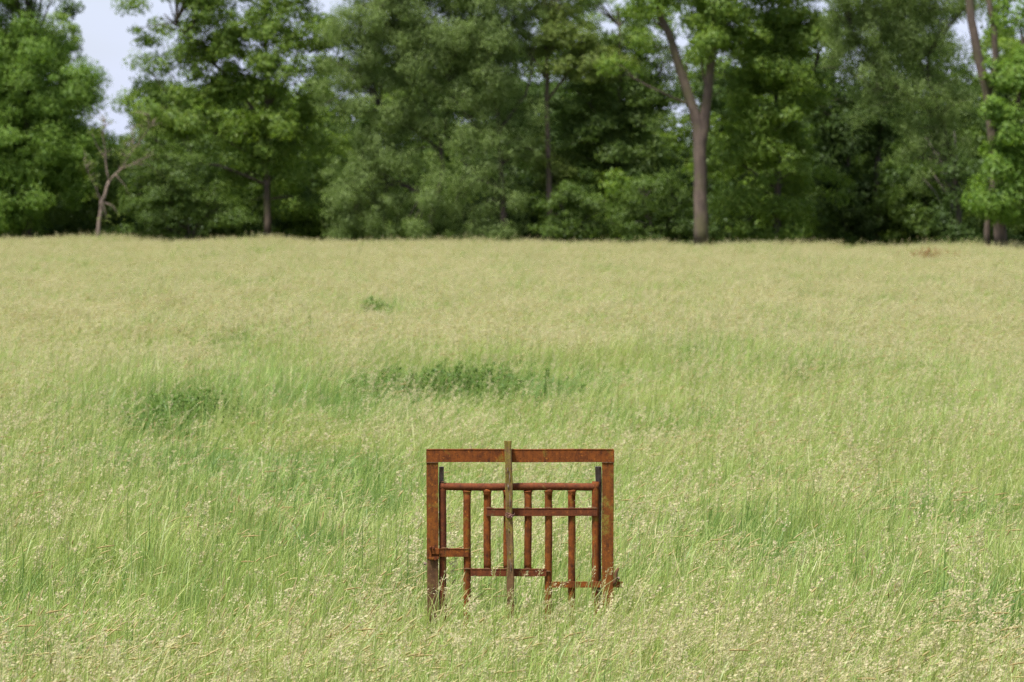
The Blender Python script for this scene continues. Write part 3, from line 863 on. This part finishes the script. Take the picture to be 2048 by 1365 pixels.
def seed_tile(name, ns, size, seed, kinds, h0=0.82, fat=1.0):
    """flowering stems with their heads. kinds: weights for foxtail, cocksfoot, airy panicle"""
    r = np.random.default_rng(seed)
    B = Buf()
    for _ in range(ns):
        x, y = r.uniform(-size, size, 2)
        h = float(np.clip(r.normal(h0, 0.14), 0.45, 1.2))
        az = r.normal(0.05, 0.80); ln = float(np.clip(r.normal(0.40, 0.20), 0.03, 0.95))
        kd = r.choice(3, p=kinds)
        if kd == 0: ln = min(ln, 0.62)
        d = np.array([math.cos(az), math.sin(az), 0.0])
        def P(t_):
            q = np.array([x, y, 0.0]) + d * h * ln * t_ ** 2.6
            q[2] = h * (t_ - 0.34 * ln * t_ ** 4)
            return q
        fa = r.uniform(0, math.pi); wv = np.array([math.cos(fa), math.sin(fa), 0]) * 0.0015 * fat
        v = []; f = []
        T = (0.25, 0.55, 0.8, 1.0)
        for i, t_ in enumerate(T):
            p = P(t_); v += [p - wv, p + wv]
            if i: f.append((2 * i - 2, 2 * i - 1, 2 * i + 1, 2 * i))
        B.add(v, f, 0)
        if kd == 0:                    # foxtail spike, a bent thin cylinder
            Lh = r.uniform(0.045, 0.095); R0 = r.uniform(0.0032, 0.0050) * fat
            v = []; f = []
            for i in range(5):
                s_ = i / 4
                t_ = 1.0 + (s_ * Lh) / h
                p = P(t_) ; tv = P(t_ + 0.02) - P(t_ - 0.02); tv /= np.linalg.norm(tv)
                u = np.cross(tv, [0.1, 1, 0.2]); u /= np.linalg.norm(u); w2 = np.cross(tv, u)
                rr = R0 * (0.6, 1.0, 1.0, 0.85, 0.3)[i]
                for k_ in range(4):
                    a = k_ * math.pi / 2
                    v.append(p + (u * math.cos(a) + w2 * math.sin(a)) * rr)
                if i:
                    for k_ in range(4):
                        f.append(((i - 1) * 4 + k_, (i - 1) * 4 + (k_ + 1) % 4, i * 4 + (k_ + 1) % 4, i * 4 + k_))
            B.add(v, f, 2)
        elif kd == 1:                  # cocksfoot: a few one-sided fat tufts
            nt_ = r.integers(5, 9)
            for i in range(nt_):
                t_ = 0.87 + 0.17 * i / nt_
                o = d * r.uniform(0.0, 0.045) * (1 - i / nt_ * 0.7) + r.normal(0, 0.010, 3)
                p = P(t_) + o
                for k_ in range(6):
                    ax = np.array([0.5, 0, 0.6]) + d * 0.5 + r.normal(0, 0.55, 3)
                    q_ = p + r.normal(0, 0.008, 3); ax /= np.linalg.norm(ax); u = np.cross(ax, r.normal(0, 1, 3)); u /= np.linalg.norm(u); l_ = r.uniform(0.016, 0.030); w_ = r.uniform(0.0034, 0.0062) * fat
                    B.add([q_ - ax * l_ * 0.5, q_ + u * w_, q_ + ax * l_ * 0.5, q_ - u * w_], [(0, 1, 2, 3)], 1)
        else:                          # plume: small spikelets lying along the bending tip
            npz = r.integers(30, 54)
            pl = r.uniform(0.11, 0.19)
            for i in range(npz):
                s_ = r.uniform(0, 1)
                t_ = 1.04 - pl * (1 - s_)
                rad = (0.020 * math.sin(math.pi * min(1, 0.15 + 0.85 * s_)) + 0.003) * r.uniform(0.3, 1.1)
                tv = P(t_ + 0.02) - P(t_ - 0.02); tv /= np.linalg.norm(tv)
                o = r.normal(0, 1, 3); o -= tv * (o @ tv); o /= np.linalg.norm(o) + 1e-6
                p = P(t_) + o * rad + d * 0.25 * rad
                ax = tv * 0.9 + o * 0.35 + r.normal(0, 0.22, 3); ax /= np.linalg.norm(ax)
                u = np.cross(ax, r.normal(0, 1, 3)); u /= np.linalg.norm(u)
                l_ = r.uniform(0.012, 0.022); w_ = r.uniform(0.0020, 0.0034) * fat
                B.add([p - ax * l_ * 0.5, p + u * w_, p + ax * l_ * 0.5, p - u * w_], [(0, 1, 2, 3)], 1)
    me = B.mesh(name, [M['stem'], M['panicle'], M['foxtail']])
    return bpy.data.objects.new(name, me)


def scatter(name, label, pts, rot, scl, idx, protos):
    me = bpy.data.meshes.new(name)
    n = len(pts)
    me.vertices.add(n); me.vertices.foreach_set('co', np.asarray(pts, np.float32).ravel())
    a = me.attributes.new('rot', 'FLOAT_VECTOR', 'POINT'); a.data.foreach_set('vector', np.asarray(rot, np.float32).ravel())
    a = me.attributes.new('scl', 'FLOAT_VECTOR', 'POINT'); a.data.foreach_set('vector', np.asarray(scl, np.float32).ravel())
    a = me.attributes.new('pick', 'INT', 'POINT'); a.data.foreach_set('value', np.asarray(idx, np.int32))
    o = link(name, me)
    ng = bpy.data.node_groups.new(name, 'GeometryNodeTree')
    ng.interface.new_socket('Geometry', in_out='INPUT', socket_type='NodeSocketGeometry')
    ng.interface.new_socket('Geometry', in_out='OUTPUT', socket_type='NodeSocketGeometry')
    gi = ng.nodes.new('NodeGroupInput'); go = ng.nodes.new('NodeGroupOutput')
    iop = ng.nodes.new('GeometryNodeInstanceOnPoints')
    g2i = ng.nodes.new('GeometryNodeGeometryToInstance')
    for p in reversed(protos):
        oi = ng.nodes.new('GeometryNodeObjectInfo'); oi.inputs['Object'].default_value = p
        ng.links.new(oi.outputs['Geometry'], g2i.inputs[0])
    def attr(nm, ty):
        q = ng.nodes.new('GeometryNodeInputNamedAttribute'); q.data_type = ty; q.inputs['Name'].default_value = nm
        return q.outputs['Attribute']
    ng.links.new(gi.outputs[0], iop.inputs['Points'])
    ng.links.new(g2i.outputs[0], iop.inputs['Instance'])
    iop.inputs['Pick Instance'].default_value = True
    ng.links.new(attr('pick', 'INT'), iop.inputs['Instance Index'])
    e2r = ng.nodes.new('FunctionNodeEulerToRotation')
    ng.links.new(attr('rot', 'FLOAT_VECTOR'), e2r.inputs[0])
    ng.links.new(e2r.outputs[0], iop.inputs['Rotation'])
    ng.links.new(attr('scl', 'FLOAT_VECTOR'), iop.inputs['Scale'])
    ng.links.new(iop.outputs[0], go.inputs[0])
    md = o.modifiers.new('grow', 'NODES'); md.node_group = ng
    tag(o, label, 'grass', None, 'stuff')
    return o


def lattice(y0, y1, step, r, spread=0.150, margin=1.2):
    out = []
    y = y0
    while y < y1:
        hw = y * spread + margin
        n = max(1, int(2 * hw / step))
        x = np.linspace(-hw, hw, n) + r.uniform(-step * 0.5, step * 0.5)
        out.append(np.stack([x + r.normal(0, step * 0.22, n), np.full(n, y) + r.normal(0, step * 0.22, n)], 1))
        y += step
    return np.concatenate(out)


def field2(x, y, s, seed):
    r = np.random.default_rng(seed)
    v = np.zeros_like(x)
    for k in range(9):
        a = r.uniform(0, 6.28); f = s * r.uniform(0.5, 2.2)
        v += np.sin(x * f * math.cos(a) * 1.6 + y * f * math.sin(a) * 0.8 + r.uniform(0, 6.28)) / (0.6 + f / s * 0.6)
    return v / 3.2


# lusher spots with few flowering stems: x, y, radius x, radius y, strength
LUSH = [(-0.75, 53.0, 2.0, 6.0, 0.95), (-3.9, 45.5, 1.3, 4.0, 0.9), (-2.5, 49.0, 1.8, 4.5, 0.6), (-2.7, 37.5, 1.7, 3.6, 0.75), (-1.4, 35.0, 1.3, 2.6, 0.65), (3.1, 24.8, 0.9, 1.5, 0.7), (-3.0, 27.5, 1.3, 2.6, 0.5), (-2.3, 31.5, 1.2, 2.6, 0.5),
        (-2.98, 81.0, 0.9, 5.0, 0.7), (1.5, 29.5, 1.0, 2.2, 0.4), (-3.2, 22.8, 0.9, 1.0, 0.5), (0.2, 25.8, 0.9, 1.1, 0.4), (1.4, 45.0, 1.3, 4.0, 0.3), (3.4, 33.0, 0.9, 2.0, 0.4), (-1.2, 28.5, 0.8, 1.6, 0.4), (2.6, 58.0, 1.6, 5.0, 0.2), (-4.6, 60.0, 1.2, 4.0, 0.35)]


def lush(x, y):
    v = np.zeros_like(x)
    for cx, cy_, rx, ry, s in LUSH:
        v = np.maximum(v, s * np.exp(-((x - cx) / rx) ** 2 - ((y - cy_) / ry) ** 2))
    return v


FIELD_FAR = 182.0
bl_near = [blade_tile('blades', 1250, 0.36, 100 + i) for i in range(5)]
bl_lush = [blade_tile('blades_lush', 1300, 0.38, 140 + i, 0.60, 0.14, 0.0080, 0.55, 'lush') for i in range(3)]
bl_far = [blade_tile('blades_far', 1500, 0.75, 120 + i, 0.64, 0.12, 0.0095) for i in range(4)]
r = np.random.default_rng(3)
pn = lattice(17.0, 62.0, 0.52, r)
pf = lattice(62.0, FIELD_FAR + 10, 1.1, r)
pts = np.concatenate([pn, pf])
edge = tree_line(1024 + pts[:, 0] / np.maximum(pts[:, 1], 1) * FPX)
ok = pts[:, 1] < edge - 1.0
pts = pts[ok]
isfar = np.concatenate([np.zeros(len(pn), bool), np.ones(len(pf), bool)])[ok]
n = len(pts)
hvar = 1.0 - 0.06 * np.exp(-((pts[:, 0] - 0.05) / 0.8) ** 4 - ((pts[:, 1] - 23.7) / 1.2) ** 4) + 0.16 * field2(pts[:, 0], pts[:, 1], 0.55, 8) + 0.12 * lush(pts[:, 0], pts[:, 1])
lu = lush(pts[:, 0], pts[:, 1])
idx = np.where(isfar, 5 + r.integers(0, 4, n), r.integers(0, 5, n))
idx = np.where((r.uniform(0, 1, n) < 0.06 + 1.05 * lu) & (pts[:, 1] < 95), 9 + r.integers(0, 3, n), idx)
scl = np.stack([r.uniform(0.92, 1.12, n), r.uniform(0.92, 1.12, n) * r.choice([-1, 1], n), np.clip(hvar, 0.7, 1.3) * r.uniform(0.80, 1.16, n)], 1)
rot = np.stack([np.zeros(n), np.zeros(n), r.uniform(-0.8, 0.8, n)], 1)
scatter('meadow_grass', 'long green meadow grass bending to the right over the whole field',
        np.column_stack([pts, ground_z(pts[:, 0], pts[:, 1]) - 0.01]), rot, scl, idx, bl_near + bl_far + bl_lush)

hd_near = [seed_tile('heads_mixed', 30, 0.24, 200, (0.34, 0.18, 0.48), 0.79, 1.1), seed_tile('heads_mixed', 30, 0.24, 201, (0.25, 0.15, 0.60), 0.79, 1.1), seed_tile('heads_mixed', 28, 0.24, 202, (0.30, 0.38, 0.32), 0.80, 1.1),
           seed_tile('heads_foxtail', 30, 0.24, 203, (0.80, 0.05, 0.15), 0.76, 1.15), seed_tile('heads_foxtail', 28, 0.24, 204, (0.62, 0.08, 0.30), 0.77, 1.15), seed_tile('heads_airy', 34, 0.24, 205, (0.12, 0.08, 0.80), 0.80, 1.1)]
hd_far = [seed_tile('heads_far', 150, 0.55, 210 + i, ((0.35, 0.2, 0.45), (0.2, 0.25, 0.55), (0.45, 0.15, 0.4))[i], 0.79, 1.5) for i in range(3)]
r = np.random.default_rng(4)
hn = lattice(17.0, 62.0, 0.34, r)
hf = lattice(62.0, FIELD_FAR + 10, 0.95, r)
pts = np.concatenate([hn, hf])
isfar = np.concatenate([np.zeros(len(hn), bool), np.ones(len(hf), bool)])
edge = tree_line(1024 + pts[:, 0] / np.maximum(pts[:, 1], 1) * FPX)
den = 0.47 + 0.32 * field2(pts[:, 0], pts[:, 1], 1.1, 15) + 0.20 * np.clip((pts[:, 1] - 45) / 40, 0, 1) + 0.75 * np.clip((23.9 - pts[:, 1]) / 1.0, 0, 1)
den -= 0.60 * lush(pts[:, 0], pts[:, 1])
den = np.maximum(den, 0.16)
den = np.where(isfar, np.maximum(den, 0.36 + 0.4 * r.uniform(0, 1, len(pts))), den)
ok = (r.uniform(0, 1, len(pts)) < den) & (pts[:, 1] < edge - 1.0)
pts, isfar = pts[ok], isfar[ok]
ex = np.column_stack([r.uniform(-0.85, 0.95, 3), r.uniform(23.5, 24.2, 3)])
pts = np.concatenate([pts, ex]); isfar = np.concatenate([isfar, np.zeros(3, bool)])
n = len(pts)
fx = field2(pts[:, 0], pts[:, 1], 0.8, 33) + r.normal(0, 0.35, n)
near_idx = np.where(fx > 0.55, r.integers(3, 5, n), np.where(fx < -0.6, 5, r.integers(0, 3, n)))
idx = np.where(isfar, 6 + r.integers(0, 3, n), near_idx)
hv = 1.0 + 0.12 * field2(pts[:, 0], pts[:, 1], 0.55, 8) - 0.07 * np.exp(-((pts[:, 0] - 0.05) / 0.8) ** 4 - ((pts[:, 1] - 23.7) / 1.2) ** 4)
scl = np.stack([r.uniform(0.9, 1.15, n), r.uniform(0.9, 1.15, n) * r.choice([-1, 1], n), np.clip(hv, 0.75, 1.25) * r.uniform(0.9, 1.1, n)], 1)
rot = np.stack([np.zeros(n), np.zeros(n), r.uniform(-0.4, 0.4, n)], 1)
scatter('flowering_grass', 'pale straw seed heads standing above the meadow grass',
        np.column_stack([pts, ground_z(pts[:, 0], pts[:, 1]) - 0.01]), rot, scl, idx, hd_near + hd_far)



# ------------------------------------------------------------------ the depth of the wood behind its first row: one far mass
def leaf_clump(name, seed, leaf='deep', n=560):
    r = np.random.default_rng(seed)
    k = 7
    cc = r.normal(0, 0.5, (k, 3)) * np.array([1, 0.9, 0.6])
    g = r.normal(0, 1, (n, 3)); g /= np.linalg.norm(g, axis=1, keepdims=True)
    g *= r.uniform(0, 1, (n, 1)) ** 0.4
    p = cc[r.integers(0, k, n)] + g * np.array([0.55, 0.5, 0.33])
    v, f, c = leaves(p, g, 0.155, 0.7, r, 0.0, 0.5)
    return bpy.data.objects.new(name, mesh_np(name, v, f, c, LEAF[leaf]))


def wood_mass():
    r = np.random.default_rng(5)
    P = []
    for row, (dy, hh, npatch) in enumerate(((7, 3.6, 330), (12, 6.0, 520), (19, 9.5, 800), (28, 12.0, 950), (40, 13.5, 1000))):
        for i in range(npatch):
            px = -300 + 2650 * (i + r.uniform(-0.5, 0.5)) / npatch
            Y = tree_line(px) + dy + r.normal(0, 2.2)
            top = hh * (0.88 + 0.16 * math.sin(px * 0.011 + row * 1.7) + 0.10 * math.sin(px * 0.031 + row))
            for (a, b_, lim) in ((150, 300, 5.4), (300, 640, 8.2), (1190, 1260, 10.5), (1310, 1375, 5.6), (1500, 1545, 6.2), (670, 735, 7.6), (770, 810, 9.5), (1900, 1990, 9.0)):
                if a < px < b_: top = min(top, lim + 0.5 * math.sin(px))
            P.append(((px - 1024) * Y / FPX, Y, r.uniform(0.05, 1.0) * top))
    n = len(P)
    s = r.uniform(0.75, 1.35, n)
    rot = np.stack([r.normal(0, 0.2, n), r.normal(0, 0.2, n), r.uniform(0, 6.28, n)], 1)
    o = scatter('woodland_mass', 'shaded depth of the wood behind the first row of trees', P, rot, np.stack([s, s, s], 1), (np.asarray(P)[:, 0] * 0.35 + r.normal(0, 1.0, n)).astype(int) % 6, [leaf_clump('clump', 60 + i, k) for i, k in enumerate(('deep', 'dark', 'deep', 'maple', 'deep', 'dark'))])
    tag(o, None, 'woodland')


wood_mass()

# ------------------------------------------------------------------ weeds standing in the meadow
def weed(name, label, cat, x, y, rx, ry, nst, h, mat, leaf=0.075, seed=1, tip=None):
    r = np.random.default_rng(seed)
    root = empty(name, (x, y, float(ground_z(x, y))))
    tag(root, label, cat)
    mb = MB(); C = []; NN = []
    T = []
    for i in range(nst):
        a = r.uniform(0, 6.28); q = min(1.6, abs(r.normal(0, 0.55)) + 0.05)
        sx, sy = rx * q * math.cos(a), ry * q * math.sin(a)
        hh = h * r.uniform(0.62, 1.12) * (1 - 0.10 * q * q)
        ln = r.uniform(0.05, 0.25)
        p = [Vector((sx + ln * hh * t_ ** 2, sy + r.normal(0, 0.01), hh * t_)) for t_ in (0, 0.35, 0.7, 1.0)]
        mb.tube(p, [0.005, 0.0045, 0.0035, 0.002], 4, False)
        k = int(hh / 0.035)
        for j in range(k):
            t_ = 0.2 + 0.8 * j / k
            b = np.array([sx + ln * hh * t_ ** 2, sy, hh * t_])
            aa = j * 1.57 + r.normal(0, 0.3)
            for s_ in (0, math.pi):
                rad = leaf * (1.15 - 0.55 * t_)
                off = np.array([math.cos(aa + s_), math.sin(aa + s_), -0.15])
                (T if (tip and t_ > 0.45) else C).append(b + off * rad * 0.6)
                if not (tip and t_ > 0.45): NN.append(np.array([math.cos(aa + s_) * 0.3, math.sin(aa + s_) * 0.3, 0.7]))
    mb2 = bpy.data.meshes.new('stem'); mb2.from_pydata(mb.v, [], mb.f); mb2.materials.append(M['stem'] if not tip else M['dock'])
    tag(link('stem', mb2, root, (0, 0, 0)), kind='stuff')
    if C:
        v, f, c = leaves(np.array(C), np.array(NN), leaf * 1.3, 0.5, r, 0.25, 0.3)
        link('foliage', mesh_np('foliage', v, f, c, mat), root, (0, 0, 0))
    if T:
        T = np.array(T)
        v, f, c = leaves(T + r.normal(0, 0.02, T.shape), np.zeros_like(T), 0.05, 0.8, r, 0, 0)
        link('seed_spike', mesh_np('seed_spike', v, f, c, tip), root, (0, 0, 0))
    return root


weed('weed_clump', 'small lone dark green weed clump in the middle of the far meadow', 'weed', -2.98, 79.5, 0.40, 0.6, 60, 1.05, M['weed'], 0.055, 1)
weed('weed_clump', 'wide dark green leafy weed patch in the meadow above the gate frame', 'weed', -0.85, 52.0, 1.7, 5.0, 420, 0.98, M['weed'], 0.045, 2)
weed('weed_clump', 'dark green leafy weed patch in the left meadow, lower left of the wide patch', 'weed', -3.85, 44.5, 0.95, 3.0, 220, 0.96, M['weed'], 0.045, 3)
weed('dock_plant', 'rusty tan dock plant at the far right edge of the meadow', 'dock plant', at(1845, 500, 140).x, 140.0, 1.25, 0.5, 60, 1.08, M['weed'], 0.10, 4, M['dock'])
